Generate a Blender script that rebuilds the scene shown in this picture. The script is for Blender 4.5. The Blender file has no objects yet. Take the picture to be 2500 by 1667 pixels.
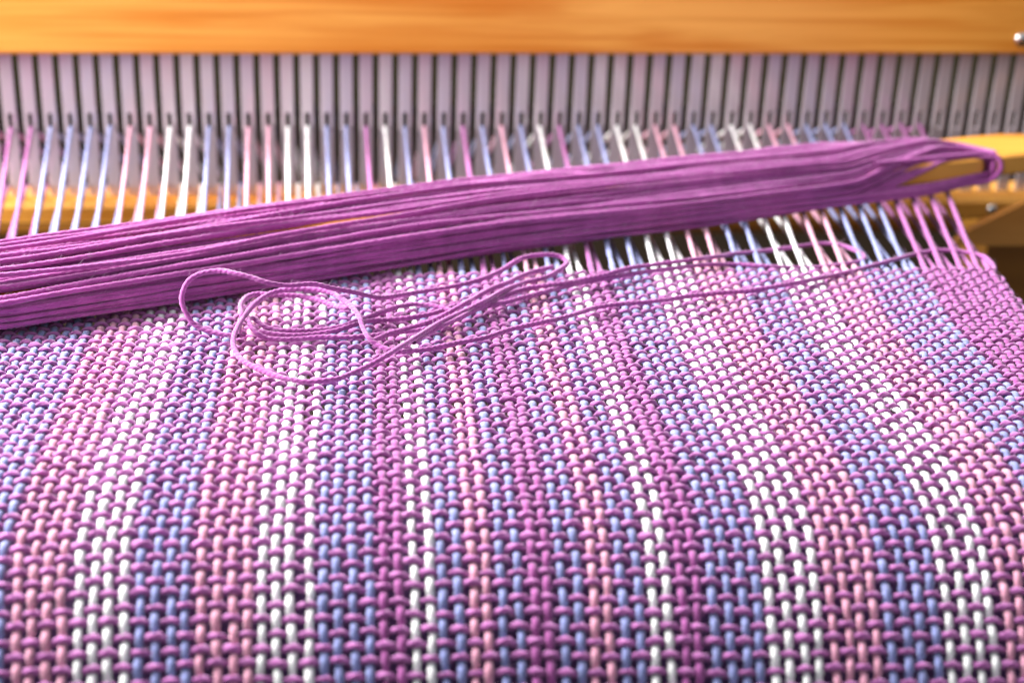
import bpy, math, random
import numpy as np
from mathutils import Vector, Matrix

# ------------------------------------------------------------------ scene, camera, light
sc = bpy.context.scene
MM = 0.001                                   # everything below is written in millimetres
rng = np.random.default_rng(7)
random.seed(7)

cam = bpy.data.cameras.new('camera')
camo = bpy.data.objects.new('camera', cam)
sc.collection.objects.link(camo)
sc.camera = camo
r = Vector((0.99706, -0.07536, 0.01423)); u = Vector((0.01051, 0.31843, 0.94789))
fw = Vector((0.07592, 0.94496, -0.31823))
r.normalize(); u = (u - r * u.dot(r)).normalized(); fw = u.cross(r)
camo.matrix_world = Matrix(((r.x, u.x, -fw.x, -13.543 * MM), (r.y, u.y, -fw.y, -402.557 * MM),
                            (r.z, u.z, -fw.z, 121.07 * MM), (0, 0, 0, 1)))
cam.sensor_width = 36
cam.lens = 36 * 5106.4 / 2500
cam.clip_start = 0.01
cam.clip_end = 50
cam.dof.use_dof = True
cam.dof.focus_distance = 0.368
cam.dof.aperture_fstop = 18.5

world = bpy.data.worlds.new('World')
sc.world = world
world.use_nodes = True
wb = world.node_tree.nodes['Background']
wb.inputs[0].default_value = (0.93, 0.95, 1.0, 1)
wb.inputs[1].default_value = 0.55

def area(name, loc, target, size, power, col):
    l = bpy.data.lights.new(name, 'AREA')
    l.shape = 'DISK'; l.size = size * MM; l.energy = power; l.color = col
    o = bpy.data.objects.new(name, l)
    sc.collection.objects.link(o)
    o.location = Vector(loc) * MM
    o.rotation_euler = (Vector(target) - Vector(loc)).to_track_quat('-Z', 'Y').to_euler()
    return o
area('window_light', (-330, 270, 470), (0, -10, 0), 190, 9.5, (1.0, 0.98, 0.955))
area('fill_light', (-340, 30, 185), (0, 90, 10), 300, 5.6, (1.0, 0.96, 0.92))  # added fill for the heddle rail, placed to keep off the near cloth

sc.view_settings.view_transform = 'Standard'
sc.view_settings.look = 'None'
sc.view_settings.exposure = 0.0
sc.view_settings.gamma = 1
sc.render.engine = 'CYCLES'

# ------------------------------------------------------------------ helpers
def thing(name, label, cat, loc=(0, 0, 0), group=None):
    o = bpy.data.objects.new(name, None)
    o.empty_display_size = 0.01
    sc.collection.objects.link(o)
    o.location = Vector(loc) * MM
    o['label'] = label; o['category'] = cat
    if group: o['group'] = group
    return o

def link_mesh(name, me, mat, parent=None, label=None):
    o = bpy.data.objects.new(name, me)
    sc.collection.objects.link(o)
    if mat is not None and not me.materials:
        me.materials.append(mat)
    if parent is not None:
        o.parent = parent
        o.matrix_parent_inverse = Matrix.Translation(-parent.location)
    if label: o['label'] = label
    return o

def quad_mesh(name, verts, faces, uv=None, smooth=True):
    verts = np.asarray(verts, dtype=np.float32) * MM
    faces = np.asarray(faces, dtype=np.int32)
    me = bpy.data.meshes.new(name)
    me.vertices.add(len(verts)); me.vertices.foreach_set('co', verts.ravel())
    me.loops.add(faces.size); me.loops.foreach_set('vertex_index', faces.ravel())
    me.polygons.add(len(faces))
    me.polygons.foreach_set('loop_start', np.arange(0, faces.size, 4, dtype=np.int32))
    me.polygons.foreach_set('loop_total', np.full(len(faces), 4, dtype=np.int32))
    me.polygons.foreach_set('use_smooth', np.full(len(faces), smooth, dtype=bool))
    if uv is not None:
        l = me.uv_layers.new(name='UVMap')
        l.data.foreach_set('uv', np.asarray(uv, dtype=np.float32).ravel())
    me.update(calc_edges=True)
    me.validate()
    return me

def noise1(n, step, amp, rg=rng):
    """smooth random curve of n samples, knots every `step` samples"""
    k = int(n / step) + 4
    kn = rg.normal(0, 1, k)
    x = np.arange(n) / step + 1
    i = np.floor(x).astype(int); f = x - i
    i = np.clip(i, 1, k - 3)
    a, b, c, d = kn[i - 1], kn[i], kn[i + 1], kn[i + 2]
    v = ((-a + 3 * b - 3 * c + d) * f ** 3 + (2 * a - 5 * b + 4 * c - d) * f ** 2 + (c - a) * f + 2 * b) / 2
    return amp * v

def ply_profile(n=8, dip=0.13, lobes=2):
    """outline of a two-ply yarn: two lobes side by side, outer radius 1"""
    a = np.arange(n) * 2 * np.pi / n
    rad = 1 - dip + dip * np.cos(lobes * a)
    return np.stack([rad * np.cos(a), rad * np.sin(a)], 1)
PROF = ply_profile(8)

FUZZ = []
def yarn_mesh(name, C, N, rad, pitch=3.0, prof=PROF, phase=0.0, squash=1.0):
    """C centres (n,3), N up vectors (n,3); the outline turns once per `pitch` mm"""
    C = np.asarray(C, float); n = len(C)
    T = np.gradient(C, axis=0); T /= np.linalg.norm(T, axis=1)[:, None] + 1e-12
    S = np.cross(T, N); S /= np.linalg.norm(S, axis=1)[:, None] + 1e-12
    U = np.cross(S, T)
    L = np.concatenate([[0], np.cumsum(np.linalg.norm(np.diff(C, axis=0), axis=1))])
    ang = phase + 2 * np.pi * L / pitch
    ca, sa = np.cos(ang)[:, None], np.sin(ang)[:, None]
    px, py = prof[None, :, 0], prof[None, :, 1]
    x = (px * ca - py * sa); y = (px * sa + py * ca) * squash
    rr = (np.ones(n) * rad)[:, None]
    V = C[:, None, :] + (x * rr)[..., None] * S[:, None, :] + (y * rr)[..., None] * U[:, None, :]
    m = len(prof)
    i = np.arange(n - 1)[:, None]; j = np.arange(m)[None, :]; j2 = (j + 1) % m
    F = np.stack([i * m + j, i * m + j2, (i + 1) * m + j2, (i + 1) * m + j], -1).reshape(-1, 4)
    du = L / (2 * math.pi * float(np.mean(rad)))
    u0 = np.broadcast_to(du[:-1, None], (n - 1, m)); u1 = np.broadcast_to(du[1:, None], (n - 1, m))
    v0 = np.broadcast_to(j / m, (n - 1, m)); v1 = np.broadcast_to((j + 1) / m, (n - 1, m))
    uv = np.stack([np.stack([u0, v0], -1), np.stack([u0, v1], -1), np.stack([u1, v1], -1), np.stack([u1, v0], -1)], 2)
    return quad_mesh(name, V.reshape(-1, 3), F, uv.reshape(-1, 2))

def free_frames(C):
    """parallel transported up vectors"""
    C = np.asarray(C, float)
    T = np.gradient(C, axis=0); T /= np.linalg.norm(T, axis=1)[:, None]
    N = np.zeros_like(C); v = np.array([0, 0, 1.0]) - T[0] * T[0][2]
    if np.linalg.norm(v) < .1: v = np.array([1.0, 0, 0])
    v /= np.linalg.norm(v)
    for i in range(len(C)):
        v = v - T[i] * v.dot(T[i]); v /= np.linalg.norm(v); N[i] = v
    return N

def resample(P, step):
    P = np.asarray(P, float)
    Q = np.vstack([2 * P[0] - P[1], P, 2 * P[-1] - P[-2]])
    out = []
    for i in range(1, len(Q) - 2):
        n = 14
        f = np.linspace(0, 1, n, endpoint=False)[:, None]
        a, b, c, d = Q[i - 1], Q[i], Q[i + 1], Q[i + 2]
        out.append(((-a + 3 * b - 3 * c + d) * f ** 3 + (2 * a - 5 * b + 4 * c - d) * f ** 2 + (c - a) * f + 2 * b) / 2)
    out.append(P[-1:])
    D = np.vstack(out)
    for _ in range(3):
        D[1:-1] = (D[:-2] + D[1:-1] * 2 + D[2:]) / 4
    L = np.concatenate([[0], np.cumsum(np.linalg.norm(np.diff(D, axis=0), axis=1))])
    s = np.arange(0, L[-1], step)
    return np.stack([np.interp(s, L, D[:, k]) for k in range(3)], 1)

def box_verts(x0, x1, y0, y1, z0, z1, bev=0.0):
    """chamfered box as vertices + faces (all quads, bevel on the long X edges)"""
    b = bev
    sec = [(y0 + b, z0), (y1 - b, z0), (y1, z0 + b), (y1, z1 - b), (y1 - b, z1), (y0 + b, z1), (y0, z1 - b), (y0, z0 + b)]
    V = [(x0, y, z) for y, z in sec] + [(x1, y, z) for y, z in sec]
    F = [(i, (i + 1) % 8, 8 + (i + 1) % 8, 8 + i) for i in range(8)]
    for o, rev in ((0, True), (8, False)):
        q = [(0, 1, 2, 7), (2, 3, 6, 7), (3, 4, 5, 6)]
        for f in q:
            g = [o + k for k in f]
            F.append(tuple(g[::-1]) if not rev else tuple(g))
    return np.array(V, float), F

# ------------------------------------------------------------------ materials
def new_mat(name):
    m = bpy.data.materials.new(name); m.use_nodes = True
    nt = m.node_tree
    return m, nt, nt.nodes['Principled BSDF'], nt.nodes, nt.links

def yarn_mat(name, col, sheen=0.25, stripes=1.0):
    m, nt, b, N, L = new_mat(name)
    uvn = N.new('ShaderNodeUVMap')
    mp = N.new('ShaderNodeMapping'); mp.inputs['Rotation'].default_value = (0, 0, 0.42)
    mp.inputs['Scale'].default_value = (3.0, 16.0, 1)
    L.new(uvn.outputs[0], mp.inputs[0])
    n1 = N.new('ShaderNodeTexNoise'); n1.inputs['Scale'].default_value = 1.0; n1.inputs['Detail'].default_value = 3
    L.new(mp.outputs[0], n1.inputs['Vector'])
    tc = N.new('ShaderNodeTexCoord')
    n2 = N.new('ShaderNodeTexNoise'); n2.inputs['Scale'].default_value = 260; n2.inputs['Detail'].default_value = 3
    L.new(tc.outputs['Object'], n2.inputs['Vector'])
    mx = N.new('ShaderNodeMix'); mx.data_type = 'RGBA'
    mx.inputs['A'].default_value = (*[c * 0.74 for c in col], 1)
    mx.inputs['B'].default_value = (*[min(0.95, c * 1.16 + 0.01) for c in col], 1)
    ad = N.new('ShaderNodeMath'); ad.operation = 'ADD'
    L.new(n1.outputs['Fac'], ad.inputs[0]); L.new(n2.outputs['Fac'], ad.inputs[1])
    mr = N.new('ShaderNodeMapRange'); mr.inputs['From Min'].default_value = 0.7; mr.inputs['From Max'].default_value = 1.3
    L.new(ad.outputs[0], mr.inputs['Value']); L.new(mr.outputs[0], mx.inputs['Factor'])
    L.new(mx.outputs['Result'], b.inputs['Base Color'])
    bp = N.new('ShaderNodeBump'); bp.inputs['Strength'].default_value = 0.75 * stripes
    bp.inputs['Distance'].default_value = 0.00016
    L.new(n1.outputs['Fac'], bp.inputs['Height']); L.new(bp.outputs[0], b.inputs['Normal'])
    b.inputs['Roughness'].default_value = 1.0
    b.inputs['Specular IOR Level'].default_value = 0.06
    b.inputs['Sheen Weight'].default_value = sheen
    b.inputs['Subsurface Weight'].default_value = 0.5
    b.inputs['Subsurface Scale'].default_value = 0.0007
    b.inputs['Subsurface Radius'].default_value = (1.0, 0.75, 0.95)
    b.inputs['Sheen Roughness'].default_value = 0.55
    return m

YM = {
    'P': yarn_mat('purple_yarn', (0.35, 0.085, 0.30)),
    'W': yarn_mat('white_yarn', (0.80, 0.80, 0.81)),
    'B': yarn_mat('periwinkle_yarn', (0.22, 0.25, 0.50)),
    'K': yarn_mat('pink_yarn', (0.65, 0.30, 0.42)),
}
YNAME = {'P': 'purple', 'W': 'white', 'B': 'periwinkle blue', 'K': 'pale pink'}
M_WEFT = yarn_mat('orchid_weft_yarn', (0.44, 0.14, 0.40))
M_LOOSE = yarn_mat('orchid_loose_yarn', (0.38, 0.09, 0.34))
M_WOUND = yarn_mat('orchid_wound_yarn', (0.42, 0.09, 0.355))

def wood_mat(name, dark, light, rough=0.5, sx=6.0, sz=90.0, bump=0.2, coat=0.04, lo=.43, hi=.61):
    m, nt, b, N, L = new_mat(name)
    tc = N.new('ShaderNodeTexCoord')
    mp = N.new('ShaderNodeMapping'); mp.inputs['Scale'].default_value = (sx, sz, sz)
    L.new(tc.outputs['Object'], mp.inputs[0])
    n1 = N.new('ShaderNodeTexNoise'); n1.inputs['Scale'].default_value = 1.0
    n1.inputs['Detail'].default_value = 5; n1.inputs['Distortion'].default_value = 0.8
    L.new(mp.outputs[0], n1.inputs['Vector'])
    mp2 = N.new('ShaderNodeMapping'); mp2.inputs['Scale'].default_value = (9, 50, 50)
    L.new(tc.outputs['Object'], mp2.inputs[0])
    n2 = N.new('ShaderNodeTexNoise'); n2.inputs['Scale'].default_value = 1.0; n2.inputs['Detail'].default_value = 3
    L.new(mp2.outputs[0], n2.inputs['Vector'])
    ad = N.new('ShaderNodeMath'); ad.operation = 'MULTIPLY_ADD'
    L.new(n1.outputs['Fac'], ad.inputs[0]); ad.inputs[1].default_value = 0.62
    ml = N.new('ShaderNodeMath'); ml.operation = 'MULTIPLY'; ml.inputs[1].default_value = 0.42
    L.new(n2.outputs['Fac'], ml.inputs[0]); L.new(ml.outputs[0], ad.inputs[2])
    cr = N.new('ShaderNodeValToRGB')
    cr.color_ramp.elements[0].position = lo; cr.color_ramp.elements[0].color = (*dark, 1)
    cr.color_ramp.elements[1].position = hi; cr.color_ramp.elements[1].color = (*light, 1)
    L.new(ad.outputs[0], cr.inputs[0]); L.new(cr.outputs[0], b.inputs['Base Color'])
    bp = N.new('ShaderNodeBump'); bp.inputs['Strength'].default_value = bump; bp.inputs['Distance'].default_value = 0.0003
    L.new(n1.outputs['Fac'], bp.inputs['Height']); L.new(bp.outputs[0], b.inputs['Normal'])
    b.inputs['Roughness'].default_value = rough
    b.inputs['Coat Weight'].default_value = coat; b.inputs['Coat Roughness'].default_value = 0.25
    return m
M_RAIL = wood_mat('honey_wood', (0.70, 0.215, 0.008), (0.96, 0.46, 0.08), sx=11, sz=210, lo=.38, hi=.60)
M_STICK = wood_mat('shuttle_wood', (0.64, 0.235, 0.014), (0.88, 0.41, 0.07))
M_FRAME = wood_mat('frame_wood', (0.42, 0.165, 0.022), (0.56, 0.25, 0.05))
M_POST = wood_mat('post_wood', (0.20, 0.08, 0.006), (0.34, 0.15, 0.015))
M_BEAM = wood_mat('beam_gap_shade_plum', (0.13, 0.05, 0.19), (0.17, 0.07, 0.24), rough=0.6, coat=0)  # plum colour paints in the purple shade of the gaps between yarns

def plain(name, col, rough, spec=0.5, metal=0.0, noise=0.15, scale=60):
    m, nt, b, N, L = new_mat(name)
    tc = N.new('ShaderNodeTexCoord'); n = N.new('ShaderNodeTexNoise'); n.inputs['Scale'].default_value = scale
    n.inputs['Detail'].default_value = 4
    L.new(tc.outputs['Object'], n.inputs['Vector'])
    mx = N.new('ShaderNodeMix'); mx.data_type = 'RGBA'
    mx.inputs['A'].default_value = (*[c * (1 - noise) for c in col], 1)
    mx.inputs['B'].default_value = (*[min(1, c * (1 + noise)) for c in col], 1)
    L.new(n.outputs['Fac'], mx.inputs['Factor']); L.new(mx.outputs['Result'], b.inputs['Base Color'])
    b.inputs['Roughness'].default_value = rough; b.inputs['Metallic'].default_value = metal
    b.inputs['Specular IOR Level'].default_value = spec
    return m, b
M_REED, _b = plain('reed_plastic', (0.74, 0.65, 0.70), 0.2, spec=0.75, noise=0.06)
_b.inputs['Metallic'].default_value = 0.3
M_STEEL, _ = plain('screw_steel', (0.75, 0.74, 0.72), 0.22, metal=1.0)
M_FLOOR, _ = plain('dark_floor', (0.022, 0.013, 0.007), 0.7, spec=0.2, noise=0.4, scale=6)
M_WALL, _ = plain('olive_wall', (0.04, 0.036, 0.014), 0.9, spec=0.1, noise=0.5, scale=3)

# ------------------------------------------------------------------ the loom's measures (mm)
PW, E0, WP = 2.15575, 40.0, 2.3154           # warp pitch, centre end, weft pitch
YH, ZH, LEAN = 126.1, 3.75, -0.204           # heddle plane
HP, HC = 5.001, 0.2                          # heddle hole pitch
E_MIN, E_MAX = -4, 95
S_MAX = 178.0
_ss = np.linspace(0, 200, 801)
_ang = np.minimum(0.0102 + np.cumsum(np.clip((_ss - 84.98) / 28.48, 0, 1) / 57.23) * (_ss[1] - _ss[0]), 1.45)
_Y = -np.cumsum(np.cos(_ang)) * (_ss[1] - _ss[0]); _Z = -np.cumsum(np.sin(_ang)) * (_ss[1] - _ss[0])
_Y -= _Y[0]; _Z -= _Z[0]

def squeeze(e):                              # the selvedges draw in
    e = np.asarray(e, float)
    return e - 0.0045 * np.maximum(0, e - 78) ** 2 + 0.0045 * np.maximum(0, 13 - e) ** 2
def fan(s):
    return 1 + np.interp(s, [0, 35, 80, 120, 170], [.0075, -.0156, 0, .0157, -.0383])
def cloth(e, s):
    """point and normal of the cloth's middle surface"""
    x = PW * (squeeze(e) - E0) * fan(s) - 0.0065 * np.asarray(s)
    y = np.interp(s, _ss, _Y); z = np.interp(s, _ss, _Z); a = np.interp(s, _ss, _ang)
    x, y, z, a = np.broadcast_arrays(x, y, z, a)
    return np.stack([x, y, z], -1), np.stack([0 * a, -np.sin(a), np.cos(a)], -1)

holes = {}
for k in (-2, -1, 0, 1, 18, 23, 28, 44, 45, 46, 47): holes[k] = 'P'
for k in (2, 3, 4, 5, 10, 11, 16, 17, 20, 22, 24, 26, 29, 30, 35, 36, 41, 42, 43): holes[k] = 'B'
for k in (6, 7, 12, 13, 21, 25, 33, 34, 39, 40): holes[k] = 'K'
for k in (8, 9, 14, 15, 19, 27, 31, 32, 37, 38): holes[k] = 'W'

WARP_R, WEFT_R = 0.71, 0.62
WARP_A, WEFT_A = 0.37, 0.47

# gentle shared unevenness of the weave
_ph = rng.uniform(0, 6.28, 12)
def weft_bow(e, s):
    return (0.30 * np.sin(e * 0.11 + _ph[0] + s * 0.02) + 0.16 * np.sin(e * 0.27 + _ph[1] - s * 0.05)
            + 0.10 * np.sin(e * 0.63 + _ph[2] + s * 0.11))
def warp_shift(e, s):
    return 0.12 * np.sin(s * 0.13 + e * 1.7 + _ph[3]) + 0.09 * np.sin(s * 0.37 + e * 2.9 + _ph[4])

cloth_root = thing('woven_cloth', 'striped purple, blue, white and pink cloth being woven on the loom', 'woven cloth', (0, -40, 0))

# ---- warp threads: woven part, open shed, through the heddle and away to the back
for e in range(E_MIN, E_MAX + 1):
    h, odd = divmod(e, 2)
    col = holes[h]
    ds = WP / 8
    s = np.arange(S_MAX, -1e-6, -ds)
    par = 1 if e % 2 == 0 else -1
    off = rng.normal(0, 0.14)
    P, Nn = cloth(e + off * 0.5, s)
    ph = np.pi * (s - weft_bow(e, s)) / WP - np.pi / 2
    c = np.cos(ph)
    w = np.sign(c) * np.abs(c) ** 0.8
    ampl = WARP_A * (1 + noise1(len(s), 30, 0.10))
    P = P + Nn * (par * ampl * w)[:, None]
    P[:, 0] += warp_shift(e, s) + noise1(len(s), 12, 0.05)
    # shed
    xh = HP / 2 * (2 * h + HC - E0) + (HP / 2 if odd else 0)
    zt = ZH if not odd else -14.6 + rng.normal(0, .25)
    if not odd: zt = 1.35 + rng.normal(0, .12)
    T = np.array([xh + rng.normal(0, .08), YH + LEAN * (zt - ZH), zt])
    A = P[-1]
    n = 150
    t = np.linspace(0, 1, n)[1:, None]
    sh = A + (T - A) * t
    back = np.array([T[0] + 1.0, YH + 125, -44 if not odd else -46])
    t2 = np.linspace(0, 1, 14)[1:, None]
    bk = T + (back - T) * t2
    C = np.vstack([P, sh, bk])
    for _ in range(2):
        k0 = len(P) - 3
        C[k0:k0 + 8] = (C[k0 - 1:k0 + 7] + 2 * C[k0:k0 + 8] + C[k0 + 1:k0 + 9]) / 4
    NN = np.vstack([Nn, np.tile([0, 0, 1.0], (len(sh) + len(bk), 1))])
    rad = WARP_R * (1 + rng.normal(0, 0.03)) * (1 + noise1(len(C), 25, 0.06) + noise1(len(C), 5, 0.045))
    rad[len(P) + 6:] *= 0.86
    SQ = np.interp(np.arange(len(C)), [len(P) - 4, len(P) + 8], [0.70, 0.95])[:, None]
    me = yarn_mesh('warp_thread', C, NN, rad, pitch=3.6, phase=rng.uniform(0, 6.28), squash=SQ, prof=ply_profile(9, 0.13, 3))
    link_mesh('warp_thread', me, YM[col], cloth_root, YNAME[col] + ' warp thread')

# fine fibres standing off the yarn
def fuzz(P, Nn, count, rad, lo=0.5, hi=1.9):
    idx = rng.integers(2, len(P) - 2, count)
    for i in idx:
        t = P[i + 1] - P[i - 1]; t = t / np.linalg.norm(t)
        s_ = np.cross(t, Nn[i]); a = rng.uniform(-1.4, 1.4)
        d = Nn[i] * math.cos(a) + s_ * math.sin(a)
        L_ = rng.uniform(lo, hi)
        dirn = d * rng.uniform(.25, .9) + t * rng.choice([-1, 1]) * rng.uniform(.4, 1) + rng.normal(0, .2, 3)
        dirn /= np.linalg.norm(dirn)
        p0 = P[i] + d * rad * 0.8
        bend = rng.normal(0, .35, 3) + d * -.3
        sd = np.cross(dirn, d); sd = sd / (np.linalg.norm(sd) + 1e-9) * rng.uniform(.016, .032)
        FUZZ.append([p0 + sd, p0 - sd, p0 + dirn * L_ * .5 + bend * L_ * .12 + sd * .8, p0 + dirn * L_ * .5 + bend * L_ * .12 - sd * .8,
                     p0 + dirn * L_ * .85 + bend * L_ * .45 + sd * .3, p0 + dirn * L_ * .85 + bend * L_ * .45 - sd * .3])

# ---- weft threads
K = int(S_MAX / WP)
for k in range(K):
    s0 = WP * (k + 0.5) + rng.normal(0, .16)
    right_turn = (k % 2 == 0)
    n8 = 7
    e = np.arange(E_MIN - 0.45, E_MAX + 0.45 + 1e-6, 1 / n8)
    s = s0 + weft_bow(e, s0) + noise1(len(e), 16, 0.12) + 0.10 * rng.normal()
    s = np.maximum(s, 0.15)
    P, Nn = cloth(e, s)
    x = np.cos(np.pi * e)                     # +1 at even ends
    par = -1 if k % 2 == 0 else 1             # over where the warp is under
    # the warp at pick k: height sign = par_w * cos(pi*(k)) ; weft takes the other side
    w = np.sign(x) * np.abs(x) ** 0.62
    amp = WEFT_A * (1 + noise1(len(e), 12, 0.10))
    P = P + Nn * (par * amp * w)[:, None]
    if k > 0:
        # turn at the selvedge that leads into the neighbouring pick
        side = 1 if right_turn else -1
        j = 7
        a = np.linspace(0, np.pi, j)[1:]
        ee = (E_MAX + 0.45 if side > 0 else E_MIN - 0.45)
        es = ee + side * 0.42 * np.sin(a) * (1 + rng.normal(0, .25)); ssn = s0 + WP * 0.5 * (1 - np.cos(a))
        Q, Qn = cloth(es, ssn)
        Q = Q + Qn * np.linspace(par * amp[-1] * w[-1], -par * amp[-1] * w[-1], j)[1:, None]
        if side > 0: P = np.vstack([P, Q]); Nn = np.vstack([Nn, Qn])
        else: P = np.vstack([Q[::-1], P]); Nn = np.vstack([Qn[::-1], Nn])
    rad = WEFT_R * (1 + rng.normal(0, 0.05)) * (1 + noise1(len(P), 20, 0.08) + noise1(len(P), 5, 0.05))
    me = yarn_mesh('weft_thread', P, Nn, rad, pitch=5.2 + rng.normal(0, .5), phase=rng.uniform(0, 6.28), squash=0.80, prof=ply_profile(9, 0.18, 3))
    link_mesh('weft_thread', me, M_WEFT, cloth_root)
    fuzz(P, Nn, 380, 0.5)

# ------------------------------------------------------------------ heddle
hed = thing('rigid_heddle', 'rigid heddle with honey wood rails and grey plastic reed, threaded with warp', 'heddle', (0, 130, -40))
def hpt(V):
    """(x, depth behind the reed's front, height z) -> leaning heddle plane"""
    V = np.asarray(V, float).copy()
    z = V[:, 2].copy(); d = V[:, 1].copy()
    V[:, 1] = YH + d * 0.98 + LEAN * (z - ZH)
    V[:, 2] = z + d * 0.2
    return V
BW = 3.3
EYE_W, EYE_LO, EYE_HI = 1.25, 0.6, 5.4
def blade_mesh():
    xs = [-BW / 2, -BW / 2 + .25, -EYE_W / 2, EYE_W / 2, BW / 2 - .25, BW / 2]
    zs = [-24.0, EYE_LO, EYE_HI, 27.0]
    V = []; idx = {}
    for d in (0, 0.8):
        for j, z in enumerate(zs):
            for i, x in enumerate(xs):
                dd = d
                if i in (0, 5): dd = 0.15 if d == 0 else 0.65
                idx[(d > 0, j, i)] = len(V); V.append((x, dd, z))
    F = []
    for j in range(3):
        for i in range(5):
            if i == 2 and j == 1: continue
            a = [idx[(False, j, i)], idx[(False, j, i + 1)], idx[(False, j + 1, i + 1)], idx[(False, j + 1, i)]]
            b = [idx[(True, j, i)], idx[(True, j + 1, i)], idx[(True, j + 1, i + 1)], idx[(True, j, i + 1)]]
            F += [a, b]
        for i in (0, 5):
            a = [idx[(False, j, i)], idx[(False, j + 1, i)], idx[(True, j + 1, i)], idx[(True, j, i)]]
            F.append(a if i == 0 else a[::-1])
    a = [idx[(False, 1, 2)], idx[(False, 1, 3)], idx[(False, 2, 3)], idx[(False, 2, 2)]]
    b = [idx[(True, 1, 2)], idx[(True, 1, 3)], idx[(True, 2, 3)], idx[(True, 2, 2)]]
    for q in range(4):
        F.append([a[q], a[(q + 1) % 4], b[(q + 1) % 4], b[q]])
    return quad_mesh('blade', hpt(V), F, smooth=False)
bm = blade_mesh()
for h in range(-5, 57):
    o = link_mesh('reed_blade', bm, M_REED, hed)
    o.location.x = HP / 2 * (2 * h + HC - E0) * MM + hed.location.x
    o.matrix_parent_inverse = Matrix.Translation(-hed.location)
def rail(z0, z1, name):
    V, F = box_verts(-150, 176, -5.2, 6.5, z0, z1, 1.1)
    # subdivide along x so that the edges wander a little
    me = quad_mesh(name, hpt(V), F, smooth=False)
    return link_mesh(name, me, M_RAIL, hed)
rail(22.7, 58, 'top_rail')
rail(-23.5, -17.2, 'bottom_rail')
def screw(x, z, name='screw', k=1.0):
    V = []; F = []; n = 16
    rings = [(2.0 * k, -5.2), (2.0 * k, -5.7), (1.5 * k, -6.3), (0.6 * k, -6.5), (0.02, -6.5)]
    for rr, d in rings:
        for i in range(n):
            a = 2 * math.pi * i / n; V.append((x + rr * math.cos(a), d, z + rr * math.sin(a)))
    for j in range(len(rings) - 1):
        for i in range(n):
            F.append((j * n + i, j * n + (i + 1) % n, (j + 1) * n + (i + 1) % n, (j + 1) * n + i))
    link_mesh(name, quad_mesh(name, hpt(V), F), M_STEEL, hed)
screw(157.4, 27.2); screw(156.6, -20.0, k=0.7)

# ------------------------------------------------------------------ stick shuttle with its wound yarn
sh_root = thing('stick_shuttle', 'wooden stick shuttle wound full of purple yarn, lying across the warp', 'shuttle', (30, 30, 0))
O = np.array([137.0, 63.0]); TH = math.radians(23.8)
AX = np.array([-math.cos(TH), -math.sin(TH)]); BK = np.array([-math.sin(TH), math.cos(TH)])
USH = 292.0                                   # distance between the two notches
def sl(u_, v_, z_):
    """shuttle coordinates: along (0 = right notch), across (0 = front edge), height"""
    u_, v_, z_ = np.broadcast_arrays(u_, v_, z_)
    xy = O + u_[..., None] * AX + v_[..., None] * BK
    return np.concatenate([xy, z_[..., None]], -1)
def bow(u_):
    return 5.0 * np.clip(1 - ((np.asarray(u_) - USH / 2) / (USH / 2 + 24)) ** 2, 0, 1)
# wood: plan outline with a V notch in the front edge at both ends
us = [-24, -22, -17, -10, -3.5, -1.6, 0, 1.6, 3.5, 20, 60, 100, 146, 190, 232, 272, 288.5, 290.4, 292, 293.6, 295.5, 302, 309, 314, 316]
fr = [9, 4.5, 1.2, 0.1, 0, 1.6, 2.2, 1.6, 0, 0, 0, 0, 0, 0, 0, 0, 0, 1.6, 2.2, 1.6, 0, .1, 1.2, 4.5, 9]
bk = [15, 18, 20, 20.4] + [20.5] * 17 + [20.4, 20, 18, 15]
V = []; F = []
for uu, a, b in zip(us, fr, bk):
    bo = float(bow(uu))
    a += bo; b += bo
    for vv, z in ((a, 3.7), (a, 7.5), (a + .7, 8.0), (b - .7, 8.0), (b, 7.5), (b, 3.7), (b - .7, 3.2), (a + .7, 3.2)):
        V.append(sl(uu, vv, z))
m_ = 8
for i in range(len(us) - 1):
    for j in range(m_):
        F.append((i * m_ + j, (i + 1) * m_ + j, (i + 1) * m_ + (j + 1) % m_, i * m_ + (j + 1) % m_))
for o_ in (0, (len(us) - 1) * m_):
    F += [(o_, o_ + 1, o_ + 2, o_ + 7), (o_ + 2, o_ + 3, o_ + 6, o_ + 7), (o_ + 3, o_ + 4, o_ + 5, o_ + 6)]
link_mesh('stick', quad_mesh('stick', V, F, smooth=False), M_STICK, sh_root)

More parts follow.
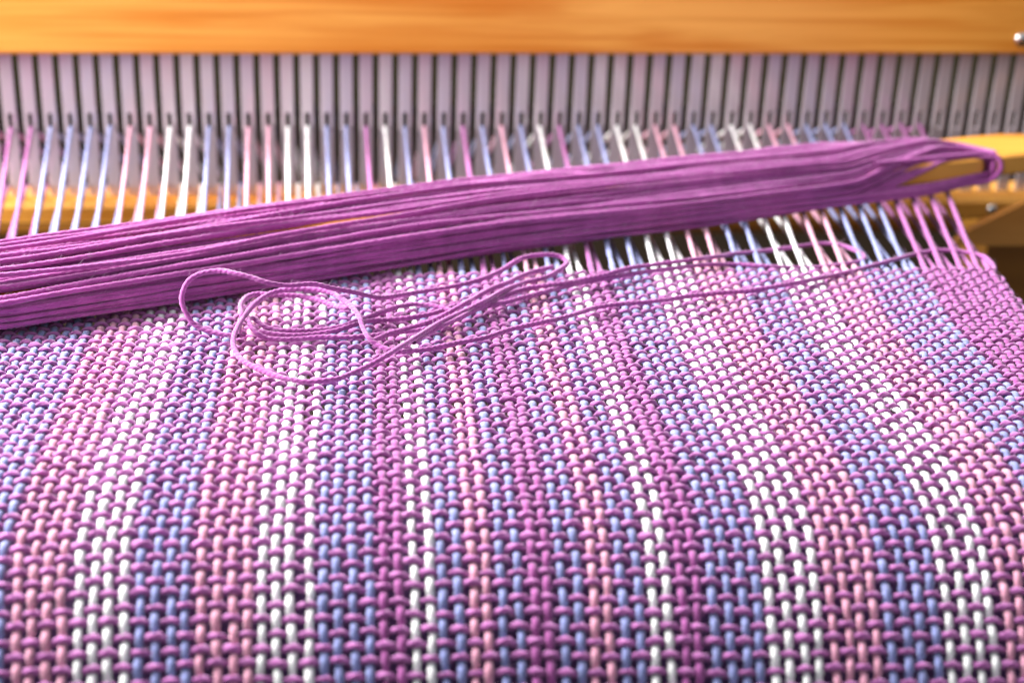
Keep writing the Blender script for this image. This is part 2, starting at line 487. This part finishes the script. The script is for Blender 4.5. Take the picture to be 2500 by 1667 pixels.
def vc(u_): return np.interp(u_, [0, 5, 12, 30, 80, 130, 180, 235, 262, 280, 287, 292], [1.6, 10, 12, 12.8, 13.5, 15, 13.0, 8.5, 11, 12, 10, 2.5])
def hw(u_): return np.interp(u_, [0, 5, 12, 30, 80, 130, 180, 235, 262, 280, 287, 292], [1.0, 9.0, 10.5, 11.8, 13.6, 14.5, 15.2, 15.6, 13, 11, 9, 2.5])
def hh(u_): return np.interp(u_, [0, 12, 30, 80, 130, 180, 235, 262, 280, 292], [4.6, 6.6, 7.2, 7.8, 8.2, 8.2, 8.0, 7.4, 6.6, 4.6])
def smooth(C, n=4):
    for _ in range(n): C[1:-1] = (C[:-2] + 2 * C[1:-1] + C[2:]) / 4
    return C
STEP = 0.42
uu = np.arange(0, USH, STEP)
def strand(phi, inset, rad, wander, droop=0.0):
    uu = np.arange(0, USH, STEP if inset < 1 else STEP * 2)
    kf = 1 if inset < 1 else 2
    n = len(uu)
    ph = phi + noise1(n, 160 / kf, wander) + noise1(n, 60 / kf, wander * 0.25)
    inn = inset + noise1(n, 90, 0.28)
    ph = ph * np.interp(uu, [0, 14, 40, 250, 292], [.68, .74, 1, 1, .8])
    w_, h_ = hw(uu) - inn, hh(uu) - inn
    v = vc(uu) + w_ * np.cos(ph) + bow(uu) * 0
    # the coils part in the middle and show the stick
    g = np.exp(-((uu - 108) / 22) ** 2)
    d = v - 15.2
    v = v + np.sign(d) * 1.25 * g * np.exp(-(d / 3.5) ** 2)
    z = 4.0 + h_ * np.sin(ph) - droop
    z = np.maximum(z, 1.3)
    C = sl(uu, v, z)
    # both ends bend round the notch to the underside
    a = np.linspace(0, np.pi * 0.95, 14)[1:]
    for end in ((0, -1) if rng.random() < .07 else ()):
        c0 = C[end]; sg = -1 if end == 0 else 1
        zc = (c0[2] + 2.8) / 2; rz = (c0[2] - 2.8) / 2
        arc = np.stack([sl(0, 0, 0)[0] * 0 + c0[0] - AX[0] * (-sg) * 0 - BK[0] * 1.7 * np.sin(a) + AX[0] * sg * -1.6 * np.sin(a),
                        c0[1] - BK[1] * 1.7 * np.sin(a) + AX[1] * sg * -1.6 * np.sin(a), zc + rz * np.cos(a)], -1)
        C = np.vstack([arc[::-1], C]) if end == 0 else np.vstack([C, arc])
    C = smooth(C, 22 if kf == 1 else 6)
    N = np.tile([0, 0, 1.0], (len(C), 1)) + 0.001
    if kf == 2: rad = rad * 1.05
    radv = rad * (1 + noise1(len(C), 40, 0.07) + noise1(len(C), 7, 0.06))
    if inset < 1: fuzz(C, free_frames(C), 420, rad)
    me = yarn_mesh('yarn_strand', C, free_frames(C), radv, pitch=3.4 + rng.normal(0, .5), phase=rng.uniform(0, 6.28), prof=ply_profile(8, 0.06))
    link_mesh('yarn_strand', me, M_WOUND, sh_root)
NO = 38
for i in range(NO):                            # outer coils, seen one by one
    phi = math.radians(3 + 195 * (i + 0.5) / NO) + rng.normal(0, 0.02)
    strand(phi, 0.0 + rng.uniform(-.5, .7), 0.54 + rng.uniform(-.05, .05), 0.10)
for i in range(25):                            # coils beneath them
    strand(math.radians(8 + 180 * (i + 0.5) / 25), 1.25 + rng.uniform(-.2, .3), 0.60, 0.05)
for i in range(12):                            # coils that pass below the stick along the front
    n = len(uu)
    base = np.interp(uu, [0, 25, 70, 130, 180, 235, 265, 292], [1.2, -1.2, 0.2, 1.8, -1.0, -6.5, -4, 1.2])
    sp = np.interp(uu, [0, 30, 130, 235, 292], [.1, .55, 1.0, 1.0, .1])
    v = base + (i % 8) * sp + noise1(n, 140, .35) + noise1(n, 50, .12)
    z = 1.75 + (0.9 if i > 7 else 0) + rng.uniform(-.3, .5) + np.interp(uu, [0, 20, 272, 292], [1.2, .4, .4, 1.2]) + 0.28 * (i % 8) * sp + noise1(n, 110, .35)
    C = smooth(sl(uu, v, z), 3)
    me = yarn_mesh('yarn_strand', C, free_frames(C), 0.58 * np.ones(len(C)), pitch=2.4, phase=rng.uniform(0, 6.28))
    link_mesh('yarn_strand', me, M_WOUND, sh_root)
# the last coil turns over the front edge at the notch
C = resample([sl(34, 3.0, 9.5), sl(14, 2.2, 9.2), sl(4, 1.4, 9.2), sl(2, 0.2, 9.3), sl(.8, -1.2, 8.0), sl(.6, -1.7, 6.0), sl(2, -1.5, 3.9), sl(4, -.6, 2.9), sl(8, 0.5, 2.4)], .3)
link_mesh('yarn_strand', yarn_mesh('yarn_strand', C, free_frames(C), 0.62 * np.ones(len(C)), pitch=2.4), M_WOUND, sh_root)

# ------------------------------------------------------------------ loose yarn paid out from the shuttle
LOOSE = {
    'long': [ (116.33,-4.18,0.00), (118.06,0.73,0.00), (118.44,5.79,0.00), (117.87,9.45,0.00), (114.48,12.93,0.00), (109.67,13.68,0.00), (103.88,11.05,0.00), (97.00,3.64,0.80), (91.09,-0.63,0.80), (83.38,-5.91,0.80), (73.59,-14.26,1.80), (63.39,-19.14,1.80), (53.77,-21.53,1.80), (44.41,-25.19,1.80), (38.14,-26.82,1.80), (31.90,-29.44,1.80), (25.39,-35.00,1.80), (20.77,-38.04,1.80), (14.66,-41.94,1.80), (10.13,-46.26,1.80), (5.71,-48.89,1.80), (0.00,-52.69,2.00), (-4.22,-53.90,2.00), (-6.83,-54.54,2.40), (-9.10,-52.95,2.80), (-10.80,-51.79,3.80), (-11.85,-48.78,4.80), (-12.41,-45.94,5.80), (-13.56,-41.93,6.30), (-15.48,-36.44,6.30), (-17.45,-32.59,6.30), (-20.33,-30.71,6.30), (-24.20,-30.09,6.30), (-27.06,-30.32,6.00), (-29.33,-32.41,5.80), (-31.50,-36.51,5.30), (-32.98,-41.72,4.80), (-34.01,-47.17,4.20), (-34.43,-51.63,3.40), (-33.85,-55.10,2.60), (-32.07,-58.87,2.00), (-28.90,-62.89,1.80), (-25.24,-66.79,1.80), (-20.78,-68.80,1.80), (-16.38,-67.51,1.80), (-15.21,-66.52,1.80), (-11.13,-62.10,2.20), (-7.05,-58.42,3.20), (-2.76,-50.95,3.20), (1.86,-40.99,2.80), (6.45,-34.54,2.80), (9.53,-31.13,3.20), (14.58,-22.64,3.00), (19.58,-15.98,2.80), (24.60,-11.73,2.80), (28.21,-6.20,2.80), (29.46,-1.92,2.80), (28.33,0.21,3.30), (25.57,0.04,3.80), (20.68,-2.18,3.80), (15.62,-7.84,2.80), (8.95,-15.67,2.80), (-0.28,-21.03,2.80), (-7.88,-28.18,3.80), (-13.60,-33.81,6.80), (-17.40,-36.26,8.30), (-20.57,-36.89,9.30), (-24.88,-39.16,9.80), (-28.58,-40.15,10.60), (-31.38,-39.33,11.30), (-34.27,-38.35,11.80), (-37.31,-36.46,11.80), (-40.60,-35.99,11.30), (-42.82,-36.21,10.30), (-43.99,-37.11,8.80), (-44.33,-38.40,6.80), (-43.45,-39.47,4.80), (-41.92,-40.31,2.80), (-39.02,-41.38,1.80), (-35.24,-42.41,1.40), (-32.79,-41.49,1.30) ],
    'tip': [ (-2.70,-48.84,1.80), (1.20,-42.71,2.20), (6.38,-36.01,2.40), (9.51,-31.64,2.40), (14.53,-23.48,2.20), (19.37,-18.72,2.40), (24.15,-16.70,2.40), (30.51,-13.89,2.40), (37.15,-10.13,2.80), (42.33,-6.02,2.80), (47.40,-3.86,2.80), (55.84,-0.88,2.80), (65.41,9.61,0.80), (76.57,15.79,0.00), (84.01,19.05,0.00), (87.49,19.60,0.00), (90.47,17.94,0.00), (92.78,13.50,0.00), (93.14,9.50,0.00), (90.74,5.93,0.00), (83.78,2.85,-0.00), (77.02,1.86,0.00), (70.28,0.53,0.80), (64.08,2.16,0.80), (57.06,-1.32,1.80), (46.94,-5.08,1.80), (40.54,-8.02,1.80), (33.91,-11.74,1.80), (27.30,-15.65,1.80), (19.09,-22.34,1.80), (15.90,-25.11,1.80), (11.26,-28.30,1.80), (8.09,-31.11,1.60), (1.36,-38.86,1.40), (-5.30,-41.50,1.40), (-9.56,-43.85,1.60), (-15.23,-45.20,1.80), (-19.26,-45.06,1.80), (-24.86,-46.04,1.80), (-28.57,-46.05,2.00), (-30.37,-46.08,2.80), (-31.71,-44.63,3.80), (-32.25,-42.12,4.30), (-31.47,-39.88,3.80), (-29.68,-41.17,2.80), (-26.81,-41.67,2.00), (-21.22,-41.25,1.80), (-15.53,-39.05,1.80), (-12.69,-36.99,2.20), (-9.41,-33.17,2.20), (-4.99,-28.80,2.20), (-0.47,-26.53,2.00), (3.81,-29.34,1.80), (6.08,-31.67,1.40) ],
    'inner': [ (-34.27,-44.11,1.80), (-33.96,-40.80,2.80), (-33.62,-39.43,4.30), (-34.02,-35.35,4.80), (-33.11,-30.62,4.80), (-31.02,-28.13,4.80), (-28.12,-28.73,4.80), (-24.24,-29.35,4.80), (-20.34,-32.01,4.80), (-17.45,-35.36,4.80), (-15.12,-39.30,5.40), (-13.78,-40.11,5.80) ],
    'low': [ (-29.82,-41.91,1.80), (-26.12,-42.84,1.60), (-21.21,-42.16,1.40), (-16.57,-40.80,1.60), (-13.59,-39.01,2.00), (-10.20,-35.60,1.80), (-6.03,-34.38,1.60), (-2.22,-33.27,1.60), (1.67,-30.91,1.60), (5.71,-26.73,1.60), (8.87,-25.53,2.00) ],
    'back': [ (-10.33,-46.41,1.30), (-6.96,-42.76,1.60), (-2.80,-39.94,1.80), (1.48,-35.85,2.00), (7.05,-30.43,3.00), (13.09,-20.21,3.00), (16.58,-15.62,2.80), (21.18,-8.35,2.40), (26.60,-2.61,2.00) ],

}
ly = thing('loose_yarn', 'loose purple yarn looping over the front of the cloth and shuttle', 'yarn', (0, 0, 2))
for key, P in LOOSE.items():
    C = resample(P, 0.3)
    C += np.stack([noise1(len(C), 22, .09), noise1(len(C), 22, .09), np.abs(noise1(len(C), 26, .05))], -1)
    me = yarn_mesh('yarn_length', C, free_frames(C), 0.52 * (1 + noise1(len(C), 14, .06)), pitch=2.3, prof=ply_profile(12, 0.07))
    link_mesh('yarn_length', me, M_LOOSE, ly)
    fuzz(C, free_frames(C), int(len(C) * .9), 0.5)

M_FUZZ = yarn_mat('yarn_fibre', (0.62, 0.36, 0.60))
_f = np.array(FUZZ).reshape(-1, 3)
_b = np.arange(len(FUZZ))[:, None, None] * 6
_q = (_b + np.array([[0, 1, 3, 2], [2, 3, 5, 4]])[None]).reshape(-1, 4)
_o = link_mesh('yarn_fuzz', quad_mesh('yarn_fuzz', _f, _q), M_FUZZ, cloth_root)
_o['kind'] = 'stuff'

# ------------------------------------------------------------------ loom frame, beam, surroundings
fr_root = thing('loom_frame', 'brown wooden side frame of the loom right of the cloth', 'loom frame', (165, 95, -30))
V = []; F = []
sec = [(137.5, -22.4), (300, -22.4), (300, 40), (205, 14), (140.5, -18.8)]
for y in (95, 98):
    for x, z in sec: V.append((x, y, z))
me = bpy.data.meshes.new('side_rail')
me.from_pydata([tuple(c * MM for c in v) for v in V], [],
               [(0, 1, 2, 3, 4), (9, 8, 7, 6, 5)] + [(i, 5 + i, 5 + (i + 1) % 5, (i + 1) % 5) for i in range(5)])
link_mesh('side_rail', me, M_FRAME, fr_root)
V, F = box_verts(164, 260, 150, 175, -150, -30, 1.5)
link_mesh('side_post', quad_mesh('side_post', V, F, smooth=False), M_POST, fr_root)

V = []; F = []; n = 20
for x in (-170, 200):
    for i in range(n):
        a = 2 * math.pi * i / n; V.append((x, YH + 125 + 8 * math.cos(a), -54 + 8 * math.sin(a)))
for i in range(n): F.append((i, (i + 1) % n, n + (i + 1) % n, n + i))
link_mesh('back_beam', quad_mesh('back_beam', V, F), M_FRAME, fr_root)

bs = np.linspace(70, 200, 40)
by = np.interp(bs, _ss, _Y); bz = np.interp(bs, _ss, _Z); ba = np.interp(bs, _ss, _ang)
oy = by + 7 * np.sin(ba) * 1.0; oz = bz - 7 * np.cos(ba)
V = []; F = []
for x in (-190, 190):
    for y, z in zip(oy, oz): V.append((x, y, z))
    for y, z in zip(oy[::-1], oz[::-1]): V.append((x, y + 22, z - 16))
nb = 80
for i in range(nb): F.append((i, (i + 1) % nb, nb + (i + 1) % nb, nb + i))
o = link_mesh('breast_beam', quad_mesh('breast_beam', V, F), M_BEAM)
o['label'] = 'dark rounded front beam of the loom under the near cloth'; o['category'] = 'loom beam'

V = [(-2500, -1500, -160), (2500, -1500, -160), (2500, 2500, -160), (-2500, 2500, -160)]
o = link_mesh('floor', quad_mesh('floor', V, [(0, 1, 2, 3)]), M_FLOOR); o['kind'] = 'structure'
V = [(-2500, 900, -160), (2500, 900, -160), (2500, 900, 1500), (-2500, 900, 1500)]
o = link_mesh('wall', quad_mesh('wall', V, [(0, 1, 2, 3)]), M_WALL); o['kind'] = 'structure'
